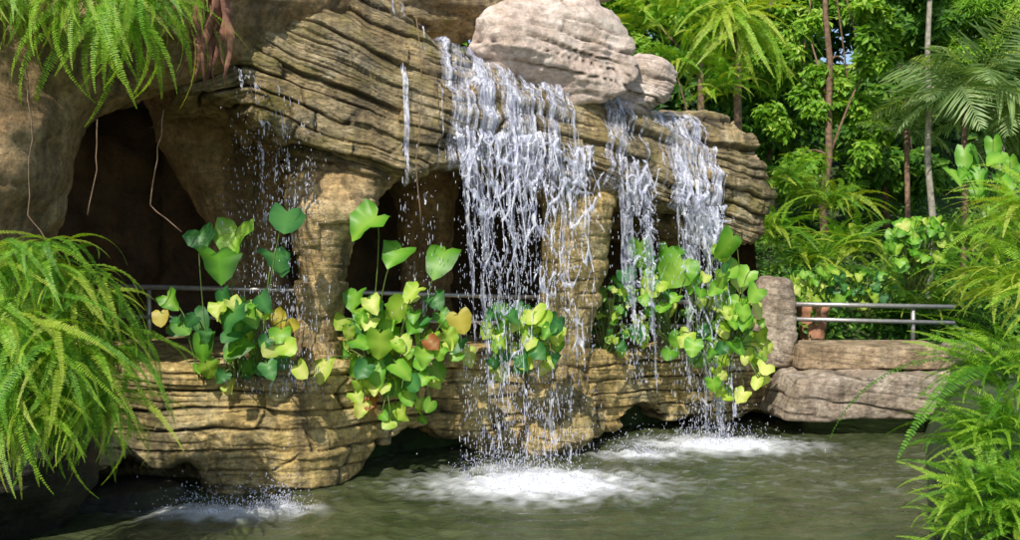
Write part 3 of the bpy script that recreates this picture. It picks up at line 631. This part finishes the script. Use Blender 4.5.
# pot
prof = [(.0, .0), (.17, 0), (.2, .03), (.19, .1), (.235, .35), (.245, .42), (.27, .44), (.27, .5), (.235, .5), (.22, .44), (0, .44)]; V = []; Fc = []; n = 28
for r_, z_ in prof:
    for k_ in range(n): V.append((r_*math.cos(6.2832*k_/n), r_*math.sin(6.2832*k_/n), z_))
for i in range(len(prof)-1):
    for k_ in range(n): Fc.append((i*n+k_, i*n+(k_+1) % n, (i+1)*n+(k_+1) % n, (i+1)*n+k_))
pot = empty('plant_pot', at(813, 347, 12.6), 'reddish clay plant pot behind the left end of the short railing', 'plant pot')
me = pymesh('pot', V, Fc); me.materials.append(M_clay); o = bpy.data.objects.new('pot_body', me); col.objects.link(o); o.parent = pot; o.scale = (.85, .85, 1.15)
heart_plant('potted_plant', 'light green leafy plant growing out of the clay pot', [(813, 312)], 12.6, [], [(815, 285, 24, 20, 40, 7, 11, 'ygyg')])
# ---------------------------------------------------------------- trees and leaf clouds
def cloud(cs, n, size, seed, flat=.6, asp=.5, cut=.40):
    r2 = np.random.default_rng(seed); cs = np.array(cs, float); wgt = cs[:, 3]**2; k_ = r2.choice(len(cs), n, p=wgt/wgt.sum())
    d = r2.normal(size=(n, 3)); d /= np.linalg.norm(d, axis=1)[:, None]; rad = r2.random(n)**.45
    c = cs[k_]
    p = c[:, :3]+d*(rad*c[:, 3])[:, None]*np.array([1, 1, flat+.25]); p = p+.35*c[:, 3:4]*(np.stack([vn(p*1.1, 3), vn(p*1.1, 4), vn(p*1.1, 5)], -1)-.5)*2
    keep = fbm(p*1.5, 2, seed) > cut; p = p[keep]; d = d[keep]; k_ = k_[keep]; rad = rad[keep]; n = len(p)
    nr = d*.5+np.array([0, -.45, .7])+r2.normal(0, .45, (n, 3)); nr /= np.linalg.norm(nr, axis=1)[:, None]
    a = r2.normal(size=(n, 3))+np.array([0, 0, -.6]); a -= nr*(a*nr).sum(1)[:, None]; a /= np.linalg.norm(a, axis=1)[:, None]; b = np.cross(nr, a)
    L = (size*r2.uniform(.6, 1.3, n))[:, None]; W = L*asp
    V = np.stack([p, p+a*L*.45+b*W*.5+nr*W*.12, p+a*L-nr*L*.12, p+a*L*.45-b*W*.5+nr*W*.12], 1)
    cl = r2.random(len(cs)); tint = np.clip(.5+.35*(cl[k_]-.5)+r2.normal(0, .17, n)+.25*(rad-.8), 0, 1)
    return npmesh('leaves', V, np.arange(4*n).reshape(n, 4), False, {'tint': ('FACE', tint)})
def tree(name, label, px, Y, pytop, rt, clumps, n, size, mat, bark, seed, group=None, lean=0, cat='tree', asp=.5):
    b = at(px, 300, Y); b.z = .8+max(0, (Y-13.5)*.3)-.1
    r = empty(name, b, label, cat, group); top = at(px+lean, pytop, Y); r2 = random.Random(seed)
    pts = [b.lerp(top, t_)+Vector((r2.uniform(-.06, .06), 0, 0)) for t_ in [i/8 for i in range(9)]]
    parts = [tube(pts, [rt*(1-.5*i/8) for i in range(9)], 9)]; cs = []
    for (cx_, cy_, rp, dy) in clumps:
        c = at(cx_, cy_, Y+dy); rw = rp/F*Y; s_ = pts[r2.randint(3, 8)]
        parts.append(tube(bez(s_, (s_+c)/2+Vector((0, 0, .3)), c, 5), [rt*.35, rt*.3, rt*.25, rt*.2, rt*.12, rt*.06], 5))
        for _ in range(8): cs.append((c.x+r2.gauss(0, rw*.6), c.y+r2.gauss(0, rw*.6), c.z+r2.gauss(0, rw*.5), rw*r2.uniform(.3, .6)))
    V, Fc = join(parts); link('trunk', pymesh('trunk', V, Fc), r, bark)
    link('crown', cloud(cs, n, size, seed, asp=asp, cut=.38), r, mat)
    return r
gT = 'trees on the slope behind the pool'
tree('tree', 'leafy tree with slender reddish brown trunk, nearest above the middle ferns', 825, 15.6, -80, .075, [(800, 20, 34, .6), (850, 0, 36, .3), (845, 70, 28, .3), (870, 110, 30, .2), (795, 110, 28, .5), (855, 150, 26, .4), (875, 50, 26, 0), (785, 60, 26, .8), (795, 160, 24, .6)], 30000, .15, L_treeB, M_bark, 71, gT)
tree('tree', 'slim tree with pale grey trunk standing beside the palm fronds', 930, 14.3, -120, .06, [(905, -20, 26, 0), (950, -30, 30, .5), (925, 5, 22, .9)], 8000, .13, L_tree, M_barkG, 72, gT, lean=-6)
tree('tree', 'bright leafed tree behind the tree ferns at the top middle', 700, 15.5, -60, .08, [(610, -10, 36, 0), (650, 0, 34, 0), (690, 10, 36, .3), (740, -10, 34, 1), (665, 45, 26, 0), (720, 55, 30, 1.5), (765, 20, 30, 1.)], 28000, .13, L_treeB, M_bark, 73, gT)
tree('tree', 'dark green tree filling the gap between the reddish and the grey trunks', 885, 19, -60, .08, [(880, 20, 36, 0), (900, 90, 34, 0), (885, 150, 30, 0), (860, 180, 30, 0), (915, 180, 26, 0), (930, 60, 26, 0)], 24000, .18, L_tree, M_bark, 74, gT)
tree('tree', 'fine leaved yellow green tree in the top right corner', 1000, 18, -60, .07, [(985, 0, 36, 0), (1015, 40, 36, 0), (975, 60, 26, 0), (1005, 95, 26, 0), (950, 20, 26, .5), (940, -10, 30, 1)], 28000, .16, L_treeB, M_barkG, 75, gT, asp=.22)
tree('tree', 'tree behind the tree fern above the shelf end', 770, 18.5, -60, .08, [(760, 20, 40, 0), (775, 90, 36, 0), (765, 150, 34, 0), (730, 90, 30, 0), (800, 60, 30, 0)], 26000, .18, L_tree, M_bark, 76, gT)
tree('tree', 'thin dark trunked tree left of the grey trunk', 905, 21, -40, .07, [(885, -30, 34, 0), (927, -10, 30, 0), (870, 10, 30, 0), (905, 50, 30, 0)], 12000, .18, L_treeB, M_bark, 80, gT)
# palms
def palm(label, px, py, Y, n, s, pyb):
    r = fern('palm', label, 'palm', at(px, py, Y), n, [S_palm], s, (0, 360), (-35, 35), 'palms on the slope', .05)
    z0 = .8+max(0, (Y-13.5)*.3)-r.location.z; V, Fc = tube([(0, 0, z0), (.04, 0, z0*.5), (0, 0, 0)], [.055, .045, .04], 10); t_ = pymesh('trunk', V, Fc); t_.materials.append(M_bark)
    o = bpy.data.objects.new('trunk', t_); col.objects.link(o); o.parent = r
palm('palm with long grey green fronds right of the grey trunk', 962, 95, 14.0, 26, 2.0, 250)
palm('smaller palm whose fronds hang left of the grey trunk', 905, 130, 15.5, 14, 1.2, 250)
palm('palm with drooping fronds near the right edge', 1020, 120, 14.5, 24, 1.9, 250)
# far forest mass
cs = []
for i in range(420):
    px = random.uniform(520, 1150); Y = random.uniform(22, 30); py = random.uniform(-300, 250); c = at(px, py, Y); cs.append((c.x, c.y, c.z, random.uniform(.7, 1.5)))
for i in range(120):
    px = random.uniform(150, 600); Y = random.uniform(20, 26); py = random.uniform(-250, 60); c = at(px, py, Y); cs.append((c.x, c.y, c.z, random.uniform(.8, 1.6)))
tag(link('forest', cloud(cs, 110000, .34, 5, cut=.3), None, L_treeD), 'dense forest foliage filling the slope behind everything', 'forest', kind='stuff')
cs = []
for i in range(200):
    px = random.uniform(700, 1100); Y = random.uniform(12.6, 20); c = at(px, 0, Y); cs.append((c.x, c.y, .9+max(0, Y-13.5)*.3+.2, random.uniform(.25, .7)))
tag(link('ground_cover', cloud(cs, 36000, .12, 6), None, L_tree), 'low green ground cover on the slope behind the rails', 'ground cover', kind='stuff')
# ---------------------------------------------------------------- light, camera
w = bpy.data.worlds.new('World'); sc.world = w; w.use_nodes = True; nt = w.node_tree
D_ = Vector((-.30, -.72, .78)).normalized(); el = math.asin(D_.z); azm = math.atan2(D_.x, D_.y)
sk = nt.nodes.new('ShaderNodeTexSky'); sk.sky_type = 'NISHITA'; sk.sun_disc = False; sk.sun_elevation = el; sk.sun_rotation = azm
bg = nt.nodes['Background']; nt.links.new(sk.outputs[0], bg.inputs[0]); bg.inputs[1].default_value = .15
l = bpy.data.lights.new('sun', 'SUN'); l.energy = 5.; l.angle = R(.5); l.color = (1., .94, .83); lo = bpy.data.objects.new('sun', l); col.objects.link(lo)
lo.rotation_euler = (-D_).to_track_quat('-Z', 'Y').to_euler()
cd = bpy.data.cameras.new('camera'); cd.lens = 36*F/1020; cd.clip_end = 400; co = bpy.data.objects.new('camera', cd); col.objects.link(co)
co.location = (0, 0, H); co.rotation_euler = (R(90)-math.atan(20/F), 0, 0); sc.camera = co
sc.view_settings.view_transform = 'Standard'; sc.view_settings.look = 'None'; sc.view_settings.exposure = 0
